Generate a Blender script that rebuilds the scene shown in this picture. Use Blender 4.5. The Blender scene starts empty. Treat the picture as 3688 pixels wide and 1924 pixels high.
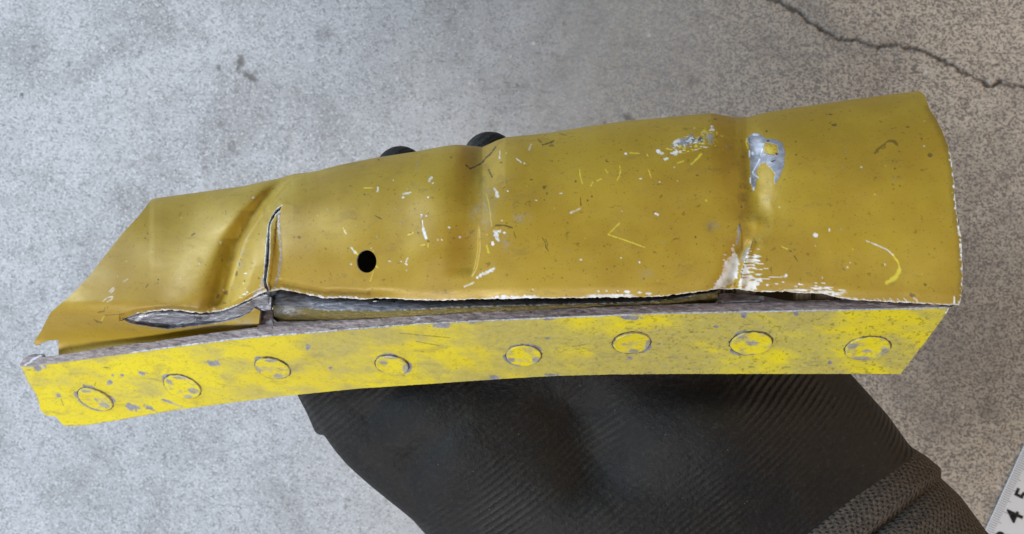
import bpy, bmesh, math
import numpy as np
from mathutils import Vector

# ------------------------------------------------------------------ camera / light
sc = bpy.context.scene
F = 2900.0            # focal length in photograph pixels
CX, CY = 1844.0, 962.0
H = 0.345             # camera height above the concrete
cam_d = bpy.data.cameras.new('camera'); cam = bpy.data.objects.new('camera', cam_d)
sc.collection.objects.link(cam); sc.camera = cam
cam.location = (0, 0, H); cam.rotation_euler = (0, 0, 0)
cam_d.sensor_width = 36; cam_d.lens = 36 * F / 3688.0
cam_d.clip_start = 0.005; cam_d.clip_end = 50
cam_d.dof.use_dof = True; cam_d.dof.focus_distance = 0.18; cam_d.dof.aperture_fstop = 34

w = bpy.data.worlds.new('World'); sc.world = w; w.use_nodes = True
bgn = w.node_tree.nodes['Background']
bgn.inputs[0].default_value = (0.95, 0.97, 1.0, 1); bgn.inputs[1].default_value = 0.09

def area(name, loc, target, size, power, col):
    l = bpy.data.lights.new(name, 'AREA'); l.shape = 'RECTANGLE'
    l.size, l.size_y = size; l.energy = power; l.color = col
    o = bpy.data.objects.new(name, l); sc.collection.objects.link(o)
    o.location = loc
    o.rotation_euler = (Vector(target) - Vector(loc)).to_track_quat('-Z', 'Y').to_euler()
    return o
area('window_light', (-1.15, 0.48, 0.55), (-0.12, 0.05, 0.02), (0.9, 0.7), 22.0, (0.68, 0.84, 1.0))
area('key_light', (-0.32, -0.68, 0.74), (-0.05, 0, 0.16), (0.35, 0.35), 7.2, (0.98, 0.98, 1.0))  # key light added at front left to brighten the lower skin and flange
area('lamp_light', (0.85, 0.15, 0.50), (0.16, 0, 0.03), (0.4, 0.4), 3.2, (1.0, 0.72, 0.48))
sc.view_settings.view_transform = 'Standard'; sc.view_settings.look = 'None'
sc.view_settings.exposure = 0.0; sc.view_settings.gamma = 1.0
sc.view_settings.use_curve_mapping = False

# ------------------------------------------------------------------ helpers
def unproj(px, py, d):
    px, py, d = np.broadcast_arrays(np.asarray(px, float), np.asarray(py, float), np.asarray(d, float))
    return np.stack([(px - CX) / F * d, -(py - CY) / F * d, H - d], -1)

def lerp_pts(pts):
    a = np.array(pts, float)
    return lambda x: np.interp(x, a[:, 0], a[:, 1])

def sstep(a, b, x):
    t = np.clip((x - a) / (b - a), 0, 1); return t * t * (3 - 2 * t)

def hash2(i, j, s):
    i = i.astype(np.int64); j = j.astype(np.int64)
    h = (i * 374761393 + j * 668265263 + s * 974634777) & 0x7fffffff
    h = ((h ^ (h >> 13)) * 1274126177) & 0x7fffffff
    h = (h ^ (h >> 16)) & 0xffff
    return h / 65535.0

def vnoise(x, y, s=0):
    xi = np.floor(x); yi = np.floor(y); fx = x - xi; fy = y - yi
    fx = fx * fx * (3 - 2 * fx); fy = fy * fy * (3 - 2 * fy)
    a = hash2(xi, yi, s); b = hash2(xi + 1, yi, s); c = hash2(xi, yi + 1, s); d = hash2(xi + 1, yi + 1, s)
    return (a * (1 - fx) + b * fx) * (1 - fy) + (c * (1 - fx) + d * fx) * fy

def fbm(x, y, s=0, o=3):
    v = 0; amp = 0.5; tot = 0
    for k in range(o):
        v = v + amp * vnoise(x * 2 ** k, y * 2 ** k, s + 17 * k); tot += amp; amp *= 0.55
    return v / tot

def seg_dist(X, Y, x0, y0, x1, y1):
    dx, dy = x1 - x0, y1 - y0; L = dx * dx + dy * dy + 1e-9
    t = np.clip(((X - x0) * dx + (Y - y0) * dy) / L, 0, 1)
    qx = x0 + t * dx; qy = y0 + t * dy
    return np.hypot(X - qx, Y - qy), qx, qy

def inside(poly, X, Y):
    r = np.zeros(X.shape, bool); n = len(poly)
    for i in range(n):
        x0, y0 = poly[i]; x1, y1 = poly[(i + 1) % n]
        if y0 == y1: continue
        c = ((y0 > Y) != (y1 > Y)) & (X < (x1 - x0) * (Y - y0) / (y1 - y0) + x0)
        r ^= c
    return r

def nearest_on(polys, X, Y):
    best = np.full(X.shape, 1e9); bx = X.copy(); by = Y.copy()
    for poly in polys:
        for i in range(len(poly)):
            x0, y0 = poly[i]; x1, y1 = poly[(i + 1) % len(poly)]
            d, qx, qy = seg_dist(X, Y, x0, y0, x1, y1)
            m = d < best
            best = np.where(m, d, best); bx = np.where(m, qx, bx); by = np.where(m, qy, by)
    return best, bx, by

def rough_poly(pts, step, amp, seed):
    """resample an outline and make it a little ragged"""
    out = []; n = len(pts)
    for i in range(n):
        x0, y0 = pts[i][:2]; x1, y1 = pts[(i + 1) % n][:2]
        a = pts[i][2] if len(pts[i]) > 2 else amp
        L = math.hypot(x1 - x0, y1 - y0); k = max(1, int(L / step))
        nx, ny = -(y1 - y0) / (L + 1e-9), (x1 - x0) / (L + 1e-9)
        for j in range(k):
            t = j / k; x = x0 + (x1 - x0) * t; y = y0 + (y1 - y0) * t
            o = (float(fbm(np.array(x / 9.0), np.array(y / 9.0), seed, 2)) - 0.5) * 2 * a
            out.append((x + nx * o, y + ny * o))
    return out

def make_obj(name, verts, faces, mats, parent=None, smooth=True, mat_idx=None, col=None, uv=None):
    me = bpy.data.meshes.new(name)
    verts = np.asarray(verts, np.float32); faces = np.asarray(faces, np.int32)
    me.vertices.add(len(verts)); me.vertices.foreach_set('co', verts.ravel())
    k = faces.shape[1]
    me.loops.add(faces.size); me.loops.foreach_set('vertex_index', faces.ravel())
    me.polygons.add(len(faces))
    me.polygons.foreach_set('loop_start', np.arange(0, faces.size, k, dtype=np.int32))
    me.polygons.foreach_set('loop_total', np.full(len(faces), k, np.int32))
    if mat_idx is not None: me.polygons.foreach_set('material_index', np.asarray(mat_idx, np.int32))
    me.update(calc_edges=True)
    me.polygons.foreach_set('use_smooth', np.full(len(faces), smooth, bool))
    if col is not None:
        a = me.attributes.new('wear_shade', 'FLOAT_COLOR', 'POINT')
        a.data.foreach_set('color', np.asarray(col, np.float32).ravel())
    if uv is not None:
        u = me.uv_layers.new(name='UVMap')
        u.data.foreach_set('uv', np.asarray(uv, np.float32)[faces.ravel()].ravel())
    for m in mats: me.materials.append(m)
    me.validate()
    o = bpy.data.objects.new(name, me); sc.collection.objects.link(o)
    if parent: o.parent = parent
    return o

def build_sheet(name, X, Y, depth_fn, keep, polys, mats, parent, wear_fn, rim=0.0010, rim_hole=None, snap=None, fmat=None):
    """X,Y: photograph-pixel grid (rows, cols); faces kept where keep (per face);
    border vertices snap to the outline; border edges get a rim of metal thickness."""
    R, C = X.shape
    idx = np.arange(R * C).reshape(R, C)
    f = np.stack([idx[:-1, :-1], idx[:-1, 1:], idx[1:, 1:], idx[1:, :-1]], -1)[keep]
    X = X.ravel().copy(); Y = Y.ravel().copy()
    # border edges
    e = np.concatenate([f[:, [0, 1]], f[:, [1, 2]], f[:, [2, 3]], f[:, [3, 0]]])
    key = np.sort(e, 1); code = key[:, 0].astype(np.int64) * (R * C) + key[:, 1]
    u, inv, cnt = np.unique(code, return_inverse=True, return_counts=True)
    be = e[cnt[inv] == 1]
    bv = np.unique(be)
    if snap is not None: bv_s = bv[snap.ravel()[bv]]
    else: bv_s = bv
    d, qx, qy = nearest_on(polys, X[bv_s], Y[bv_s])
    m = d < 9
    X[bv_s[m]] = qx[m]; Y[bv_s[m]] = qy[m]
    D = depth_fn(X, Y, idx)
    P = unproj(X, Y, D)
    W = wear_fn(X, Y)
    # compact
    used = np.unique(f); rem = np.full(R * C, -1); rem[used] = np.arange(len(used))
    V = P[used]; Wc = W[used]; ff = rem[f]; eb = rem[be]
    # rim (own vertices)
    nb = len(eb)
    a = V[eb[:, 0]]; b = V[eb[:, 1]]
    camp = np.array([0, 0, H])
    def back(p):
        r = p - camp; r = r / np.linalg.norm(r, axis=1, keepdims=True)
        th = np.full((len(p), 1), rim)
        if rim_hole is not None:
            pxx = X[used]; pyy = Y[used]
        return p + np.array([0, 0, -1.0]) * th
    base = len(V)
    V2 = np.concatenate([V, a, b, back(b), back(a)])
    Wr = np.zeros((4 * nb, 4)); Wr[:, :] = np.concatenate([Wc[eb[:, 0]], Wc[eb[:, 1]], Wc[eb[:, 1]], Wc[eb[:, 0]]])
    i = np.arange(nb)
    rf = np.stack([base + nb + i, base + i, base + 3 * nb + i, base + 2 * nb + i], -1)
    faces = np.concatenate([ff[:, ::-1], rf])
    mi = np.concatenate([np.zeros(len(ff), int) if fmat is None else fmat[keep], np.ones(nb, int)])
    return make_obj(name, V2, faces, mats, parent, True, mi, np.concatenate([Wc, Wr]))

# ------------------------------------------------------------------ materials
def lin(r, g, b):
    f = lambda c: (c / 255 / 12.92) if c / 255 <= 0.04045 else ((c / 255 + 0.055) / 1.055) ** 2.4
    return (f(r), f(g), f(b), 1)

class NT:
    def __init__(s, name):
        s.m = bpy.data.materials.new(name); s.m.use_nodes = True
        s.t = s.m.node_tree; s.b = s.t.nodes['Principled BSDF']
    def n(s, kind, **kw):
        x = s.t.nodes.new(kind)
        for k, v in kw.items(): setattr(x, k, v)
        return x
    def put(s, sock, v):
        if isinstance(v, bpy.types.NodeSocket): s.t.links.new(v, sock)
        else: sock.default_value = v
    def coord(s): return s.n('ShaderNodeTexCoord').outputs['Object']
    def mapping(s, v, scale=(1, 1, 1), rot=(0, 0, 0)):
        x = s.n('ShaderNodeMapping'); s.put(x.inputs['Vector'], v)
        x.inputs['Scale'].default_value = scale; x.inputs['Rotation'].default_value = rot
        return x.outputs[0]
    def noise(s, v, scale, detail=3, rough=0.55, dist=0):
        x = s.n('ShaderNodeTexNoise'); s.put(x.inputs['Vector'], v)
        x.inputs['Scale'].default_value = scale; x.inputs['Detail'].default_value = detail
        x.inputs['Roughness'].default_value = rough; x.inputs['Distortion'].default_value = dist
        return x.outputs['Fac']
    def ramp(s, v, a, b, lo=0.0, hi=1.0):
        x = s.n('ShaderNodeMapRange', interpolation_type='SMOOTHSTEP'); s.put(x.inputs['Value'], v)
        for k, q in (('From Min', a), ('From Max', b), ('To Min', lo), ('To Max', hi)): x.inputs[k].default_value = q
        return x.outputs[0]
    def math(s, op, a, b=0.0):
        x = s.n('ShaderNodeMath', operation=op); s.put(x.inputs[0], a); s.put(x.inputs[1], b); return x.outputs[0]
    def mix(s, f, a, b):
        x = s.n('ShaderNodeMix', data_type='RGBA'); s.put(x.inputs[0], f); s.put(x.inputs[6], a); s.put(x.inputs[7], b)
        return x.outputs[2]
    def attr(s, name='wear_shade'):
        x = s.n('ShaderNodeAttribute', attribute_name=name)
        sp = s.n('ShaderNodeSeparateColor'); s.t.links.new(x.outputs['Color'], sp.inputs[0])
        return sp.outputs[0], sp.outputs[1], sp.outputs[2], x.outputs['Alpha']
    def bump(s, h, strength, dist=0.0005):
        x = s.n('ShaderNodeBump'); s.put(x.inputs['Height'], h)
        x.inputs['Strength'].default_value = strength; x.inputs['Distance'].default_value = dist
        s.t.links.new(x.outputs[0], s.b.inputs['Normal']); return x
    def set(s, **kw):
        for k, v in kw.items(): s.put(s.b.inputs[k.replace('_', ' ')], v)
        return s.m

def painted(name, base, base2, dark, dirt, gloss, speck=True, dirt_lo=0.55, dirt_hi=0.75, dirt_amt=0.5, sheen=0.0):
    t = NT(name); c = t.coord()
    white, chip, dk, yel = t.attr()
    big = t.noise(c, 38, 4, 0.6)
    col = t.mix(t.ramp(big, 0.35, 0.65), base, base2)
    sm = t.noise(t.mapping(c, (1, 2.4, 1), (0, 0, -0.5)), 110, 6, 0.72, 0.5)
    col = t.mix(t.ramp(sm, dirt_lo, dirt_hi, 0, dirt_amt), col, dirt)
    gr = t.noise(c, 2400, 2, 0.5)
    col = t.mix(t.ramp(gr, 0.60, 0.75, 0, 0.35), col, dark)
    gr2 = t.noise(c, 900, 3, 0.6)
    col = t.mix(t.ramp(gr2, 0.62, 0.72, 0, 0.45), col, dark)
    col = t.mix(yel, col, lin(226, 208, 70))
    scr = t.noise(t.mapping(c, (1, 1.8, 1), (0, 0, 0.9)), 500, 5, 0.75, .4)
    grey = t.mix(t.ramp(scr, 0.4, 0.65), lin(146, 147, 156), lin(182, 180, 186))
    col = t.mix(chip, col, grey)
    col = t.mix(dk, col, lin(46, 40, 32))
    col = t.mix(white, col, lin(236, 238, 240))
    t.put(t.b.inputs['Base Color'], col)
    met = t.math('ADD', t.math('MULTIPLY', chip, 0.3), sheen)
    met = t.math('MULTIPLY', met, t.math('SUBTRACT', 1.0, white))
    t.put(t.b.inputs['Metallic'], met)
    r = t.ramp(sm, 0.3, 0.7, gloss - 0.05, gloss + 0.1)
    t.put(t.b.inputs['Roughness'], r)
    h = t.math('SUBTRACT', t.math('MULTIPLY', gr, 0.10), t.math('MULTIPLY', t.math('ADD', chip, t.math('MULTIPLY', dk, .5)), 0.5))
    h = t.math('ADD', h, t.math('MULTIPLY', white, t.math('MULTIPLY', gr2, 1.2)))
    t.bump(h, 0.6, 0.00012)
    return t.m

M_skin = painted('primer_paint', lin(182, 152, 48), lin(166, 134, 42), lin(86, 69, 24), lin(138, 112, 50), 0.47, dirt_amt=0.6, sheen=0.10)
M_yel = painted('yellow_paint', lin(240, 222, 30), lin(228, 208, 46), lin(128, 116, 40), lin(164, 150, 78), 0.48,
                dirt_lo=0.50, dirt_hi=0.72, dirt_amt=0.55)

def metal_mat(name, c0, c1, rough, stretch=(1, 1, 1), rot=0.0, metallic=0.35):
    t = NT(name); c = t.coord()
    white, chip, dk, yel = t.attr()
    a = t.noise(t.mapping(c, stretch, (0, 0, rot)), 420, 5, 0.7, 0.6)
    col = t.mix(t.ramp(a, 0.36, 0.64), c0, c1)
    g = t.noise(c, 2200, 2)
    col = t.mix(t.ramp(g, 0.58, 0.75, 0, .4), col, lin(60, 56, 54))
    olive = t.mix(t.ramp(a, .3, .7), lin(116, 100, 40), lin(96, 86, 44))
    col = t.mix(yel, col, olive)
    col = t.mix(dk, col, lin(18, 16, 15))
    col = t.mix(white, col, lin(232, 234, 238))
    t.bump(t.math('ADD', a, t.math('MULTIPLY', g, .3)), 0.8, 0.00025)
    return t.set(Base_Color=col, Metallic=metallic, Roughness=rough)
M_edge = metal_mat('torn_edge_metal', lin(168, 168, 172), lin(222, 224, 228), 0.4)
M_cut = metal_mat('corroded_cut_metal', lin(122, 108, 106), lin(160, 144, 140), 0.55, (1, 4, 1), 0.35, 0.2)
M_inner_shade = painted('inner_shade', lin(58, 54, 36), lin(50, 47, 34), lin(30, 28, 20), lin(44, 40, 30), 0.6)  # dark colour stands in for the shade inside the hole
M_lip = metal_mat('scraped_lip_metal', lin(122, 124, 134), lin(178, 178, 186), 0.42, (1, 5, 1), 0.4, 0.45)

# ------------------------------------------------------------------ concrete floor
def make_floor():
    ax = np.concatenate([np.linspace(-1.6, -0.25, 12), np.arange(-0.24, 0.2401, 0.0007), np.linspace(0.25, 1.6, 12)])
    ay = np.concatenate([np.linspace(-1.6, -0.14, 12), np.arange(-0.13, 0.1301, 0.0007), np.linspace(0.14, 1.6, 12)])
    X, Y = np.meshgrid(ax, ay)
    px = X / H * F + CX; py = -Y / H * F + CY
    crack_p = [(2700, -60), (2740, -20), (2777, 0), (2823, 16), (2869, 37), (2901, 65), (2938, 92), (2980, 122), (3007, 138), (3077, 141), (3123, 161),
               (3160, 175), (3183, 161), (3238, 168), (3330, 180), (3376, 208), (3422, 231), (3492, 272), (3561, 307), (3607, 300),
               (3688, 316), (3800, 350), (3900, 420)]
    wx = px + (fbm(px / 24, py / 24, 3, 4) - .5) * 26; wy = py + (fbm(px / 24, py / 24, 9, 4) - .5) * 26
    dist = np.full(px.shape, 1e9)
    for i in range(len(crack_p) - 1):
        dist = np.minimum(dist, seg_dist(wx, wy, *crack_p[i], *crack_p[i + 1])[0])
    wid = 3 + 9 * fbm(px / 40, py / 40, 21)
    crack = 1 - sstep(wid * 0.35, wid * 1.35, dist)
    spots = np.zeros(px.shape)
    def spot(x, y, rx, ry, a, s):
        nonlocal spots
        ca, sa = math.cos(a), math.sin(a)
        u = ((px - x) * ca + (py - y) * sa) / rx; v = (-(px - x) * sa + (py - y) * ca) / ry
        r = np.hypot(u, v) + (fbm(px / 14, py / 14, 40) - .5) * 1.1
        spots = np.maximum(spots, s * (1 - sstep(0.55, 1.1, r)))
    for p in [(866, 223, 16, 34, .2, .75), (902, 278, 34, 14, .5, .7), (788, 243, 8, 15, -.2, .6), (799, 446, 12, 24, 0, .35), (835, 527, 16, 22, 0, .35),
              (250, 232, 9, 14, 0, .5), (78, 342, 8, 10, 0, .95), (118, 170, 18, 7, -.3, .4), (214, 435, 8, 16, .3, .35), (1227, 182, 10, 14, .3, .5),
              (2258, 423, 26, 12, .4, .6), (2032, 86, 10, 12, 0, .4), (1165, 120, 40, 34, 0, .28), (2500, 290, 30, 22, .5, .3), (3560, 1480, 60, 40, .3, .3),
              (290, 880, 14, 12, 0, .35), (150, 1600, 12, 12, 0, .3), (1250, 1800, 16, 12, 0, .3), (700, 1650, 14, 10, 0, .3), (3620, 640, 30, 24, 0, .3)]:
        spot(*p)
    rng = np.random.default_rng(5)
    for k in range(70):
        x, y = rng.uniform(-50, 3740), rng.uniform(-50, 1970)
        s = rng.uniform(3, 9); spot(x, y, s, s * rng.uniform(.6, 1.5), rng.uniform(0, 3), rng.uniform(.25, .7))
    light = np.zeros(px.shape)
    for k in range(110):
        x, y = rng.uniform(-50, 3740), rng.uniform(-50, 1970); s = rng.uniform(3, 10)
        light = np.maximum(light, (1 - sstep(.4, 1.0, np.hypot(px - x, py - y) / s + (fbm(px / 9, py / 9, 77) - .5))) * rng.uniform(.3, .9))
    warm_light_grain = sstep(900, 3000, px + 500 * (fbm(px / 500, py / 500, 60) - .5) + (py - 900) * 0.25)  # warm light towards the right painted into the concrete, with stronger grain
    Z = -0.0009 * crack + (fbm(px / 200, py / 200, 8) - .5) * 0.0006
    R, C = X.shape; idx = np.arange(R * C).reshape(R, C)
    f = np.stack([idx[:-1, :-1], idx[:-1, 1:], idx[1:, 1:], idx[1:, :-1]], -1).reshape(-1, 4)
    t = NT('concrete'); c = t.coord()
    cr, sp, lt, wlg = t.attr()
    n1 = t.noise(c, 200, 6, 0.80, 0.2); n2 = t.noise(c, 45, 6, 0.65, .4); n3 = t.noise(c, 9, 3, 0.5)
    st = t.noise(t.mapping(c, (1, 3.0, 1), (0, 0, 0.45)), 70, 5, 0.7, 1.2)
    n4 = t.noise(t.mapping(c, (1, 1.7, 1), (0, 0, 0.8)), 430, 6, 0.85, 0.3)
    vo = t.n('ShaderNodeTexVoronoi'); t.put(vo.inputs['Vector'], t.mapping(c, (1, 1.25, 1), (0, 0, .8))); vo.inputs['Scale'].default_value = 1350
    vs = t.n('ShaderNodeSeparateColor'); t.put(vs.inputs[0], vo.outputs['Color']); gr = vs.outputs[0]
    g2 = t.noise(c, 900, 4, .7)
    grit = t.math('ADD', t.math('MULTIPLY', gr, .5), t.math('MULTIPLY', g2, .5))
    col = t.mix(t.ramp(n3, 0.3, 0.7), lin(180, 182, 186), lin(196, 198, 202))
    col = t.mix(t.ramp(n2, 0.42, 0.66, 0, .5), col, lin(206, 208, 211))
    col = t.mix(t.ramp(st, 0.5, 0.7, 0, .3), col, lin(150, 150, 152))
    col = t.mix(t.math('MULTIPLY', t.ramp(t.math('ADD', t.math('MULTIPLY', n1, .45), t.math('MULTIPLY', grit, .55)), 0.48, 0.68), t.math('MULTIPLY', t.ramp(wlg, 0, .5, .6, .9), t.ramp(wlg, .5, 1, 1, .35))), col, lin(104, 104, 107))
    warm = t.mix(t.ramp(t.math('ADD', t.math('MULTIPLY', n4, .35), t.math('MULTIPLY', grit, .65)), 0.35, 0.60), lin(104, 96, 88), lin(202, 190, 173))
    warm = t.mix(t.ramp(st, 0.48, 0.7, 0, .4), warm, lin(100, 92, 84))
    col = t.mix(t.math('MULTIPLY', wlg, 0.9), col, warm)
    mot = t.noise(c, 16, 5, .65, .8)
    col = t.mix(t.ramp(mot, .46, .66, 0, .38), col, lin(118, 114, 112))
    lg = t.ramp(grit, 0.24, 0.36, 0.6, 0.0)
    col = t.mix(t.math('MULTIPLY', lg, t.math('SUBTRACT', 1.0, wlg)), col, lin(222, 223, 225))
    col = t.mix(lt, col, lin(230, 230, 230))
    col = t.mix(sp, col, lin(84, 80, 74))
    col = t.mix(t.math('MULTIPLY', cr, t.ramp(n1, .3, .6, 1.0, .75)), col, lin(48, 44, 42))
    t.bump(t.math('ADD', grit, n1), 0.5, 0.0004)
    t.set(Base_Color=col, Roughness=0.85)
    o = make_obj('floor', np.stack([X, Y, Z], -1).reshape(-1, 3), f, [t.m], None, True, None,
                 np.stack([crack, spots, light, warm_light_grain], -1).reshape(-1, 4))
    o['kind'] = 'structure'
make_floor()

# ------------------------------------------------------------------ the torn metal fragment
frag = bpy.data.objects.new('metal_fragment', None); sc.collection.objects.link(frag)
frag['label'] = 'torn mustard yellow sheet metal fragment with a bright yellow riveted flange, held in the hand'
frag['category'] = 'metal fragment'

T = lerp_pts([(60, 786), (300, 753), (538, 722), (555, 716), (581, 711), (679, 698), (777, 684), (876, 671), (941, 655), (1007, 642), (1056, 627), (1105, 622),
              (1150, 614), (1224, 594), (1348, 569), (1497, 546), (1597, 527), (1640, 522), (1659, 522), (1700, 526), (1737, 530), (1755, 522), (1768, 516), (1790, 506), (1821, 495),
              (1900, 487), (1975, 479), (2149, 450), (2254, 436), (2359, 427), (2499, 413), (2562, 408), (2604, 415), (2648, 423), (2689, 423), (2749, 408),
              (2860, 389), (3084, 356), (3307, 328), (3520, 297)])
B0 = lerp_pts([(60, 1165), (440, 1150), (700, 1128), (900, 1085), (1000, 1055), (1300, 1075), (2300, 1075), (2600, 1050), (3000, 1065), (3500, 1100)])
YT = lerp_pts([(60, 1319), (73, 1317), (117, 1319), (148, 1312), (300, 1294), (400, 1279), (467, 1271), (650, 1246), (808, 1226), (943, 1211), (1100, 1200), (1300, 1183),
               (1500, 1167), (1772, 1154), (2043, 1142), (2200, 1136), (2372, 1129), (2643, 1124), (2800, 1121), (3010, 1117), (3321, 1110), (3430, 1107)])
STRIP = lerp_pts([(60, 1284), (92, 1287), (112, 1278), (148, 1277), (152, 1287), (212, 1280), (258, 1275), (400, 1251), (467, 1242), (563, 1231), (672, 1215), (808, 1196), (930, 1181)])

tear_up = [(438, 1149), (495, 1130), (563, 1120), (617, 1117), (672, 1122), (713, 1128), (753, 1126), (789, 1122), (835, 1109), (889, 1082), (930, 1060), (963, 1050)]
tear_lo = [(438, 1149), (463, 1163), (536, 1177), (604, 1185), (672, 1177), (753, 1168), (808, 1158), (862, 1144), (903, 1122), (916, 1109)]
slit_l = [(963, 1050), (950, 1025), (948, 1004), (951, 983), (956, 923), (959, 885), (962, 849), (966, 813), (972, 792), (993, 757), (1015, 740)]
slit_r = [(1008, 758), (992, 773), (976, 801), (971, 819), (971, 843), (971, 879), (969, 938), (963, 983), (959, 1010), (963, 1030), (969, 1052)]
low_r = [(969, 1052), (990, 1046), (1009, 1041), (1063, 1052), (1117, 1064), (1172, 1075), (1226, 1073), (1321, 1079), (1335, 1075), (1416, 1075), (1498, 1082),
         (1600, 1082), (1690, 1078), (1908, 1075), (2200, 1071), (2290, 1072), (2399, 1066), (2508, 1052), (2589, 1042), (2657, 1041), (2725, 1051), (2824, 1051),
         (2964, 1059), (3042, 1076), (3135, 1084), (3321, 1093), (3455, 1100)]
right_e = [(3455, 1100), (3464, 1060), (3467, 1000), (3465, 920), (3461, 849), (3450, 800), (3443, 739), (3438, 683), (3431, 609), (3423, 553), (3415, 531), (3396, 479), (3374, 434),
           (3350, 397), (3331, 345), (3308, 326), (3306, 200)]
left_e = [(500, 200), (552, 714), (543, 721), (502, 776), (450, 831), (380, 918), (317, 1000), (258, 1060), (217, 1096), (183, 1125), (167, 1154), (148, 1192), (129, 1221), (121, 1235), (133, 1246),
          (150, 1235), (175, 1227), (210, 1224), (212, 1300)]
strip_run = [(300, 1283), (400, 1268), (563, 1248), (672, 1232), (808, 1213), (931, 1198), (930, 1181), (937, 1120), (916, 1109)]
raw = []
for p in left_e: raw.append((*p, 0.6))
for p in strip_run: raw.append((*p, 0.6))
for p in tear_lo[::-1][1:]: raw.append((*p, 2.5))
for p in tear_up[1:]: raw.append((*p, 4.0))
for p in slit_l[1:-1]: raw.append((*p, 1.5))
raw.append((1015, 740, 0.2))
for p in slit_r: raw.append((*p, 1.5))
for p in low_r[1:]: raw.append((*p, 3.5))
for p in right_e[1:]: raw.append((*p, 2.2))
skin_poly = rough_poly(raw, 5, 1.0, 5)
hole = [(1320 + 36 * math.cos(a), 942 + 41 * math.sin(a)) for a in np.linspace(0, 2 * math.pi, 60, endpoint=False)]

tear_mid = lerp_pts([(438, 1149), (536, 1150), (672, 1150), (753, 1147), (835, 1130), (900, 1100), (925, 1080), (963, 1055)])
PX = 6.03e-5
D0, DN = 0.1715, 0.0190
low_line = lerp_pts(low_r)

_ox = np.arange(0, 3601, 4.0)
_sl = np.interp(_ox, [0, 344, 658, 983, 1412, 1886, 2300, 2700, 3124, 3600], [.50, .46, .38, .30, .20, .09, .08, .13, .18, .18])
_oi = np.cumsum(_sl) * 4 * PX; _oi = np.interp(1950, _ox, _oi) - _oi
def OFF(X): return np.interp(X, _ox, _oi)      # the fragment leans away towards its pointed end
def g(v, s): return np.exp(-(v / s) ** 2)

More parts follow.
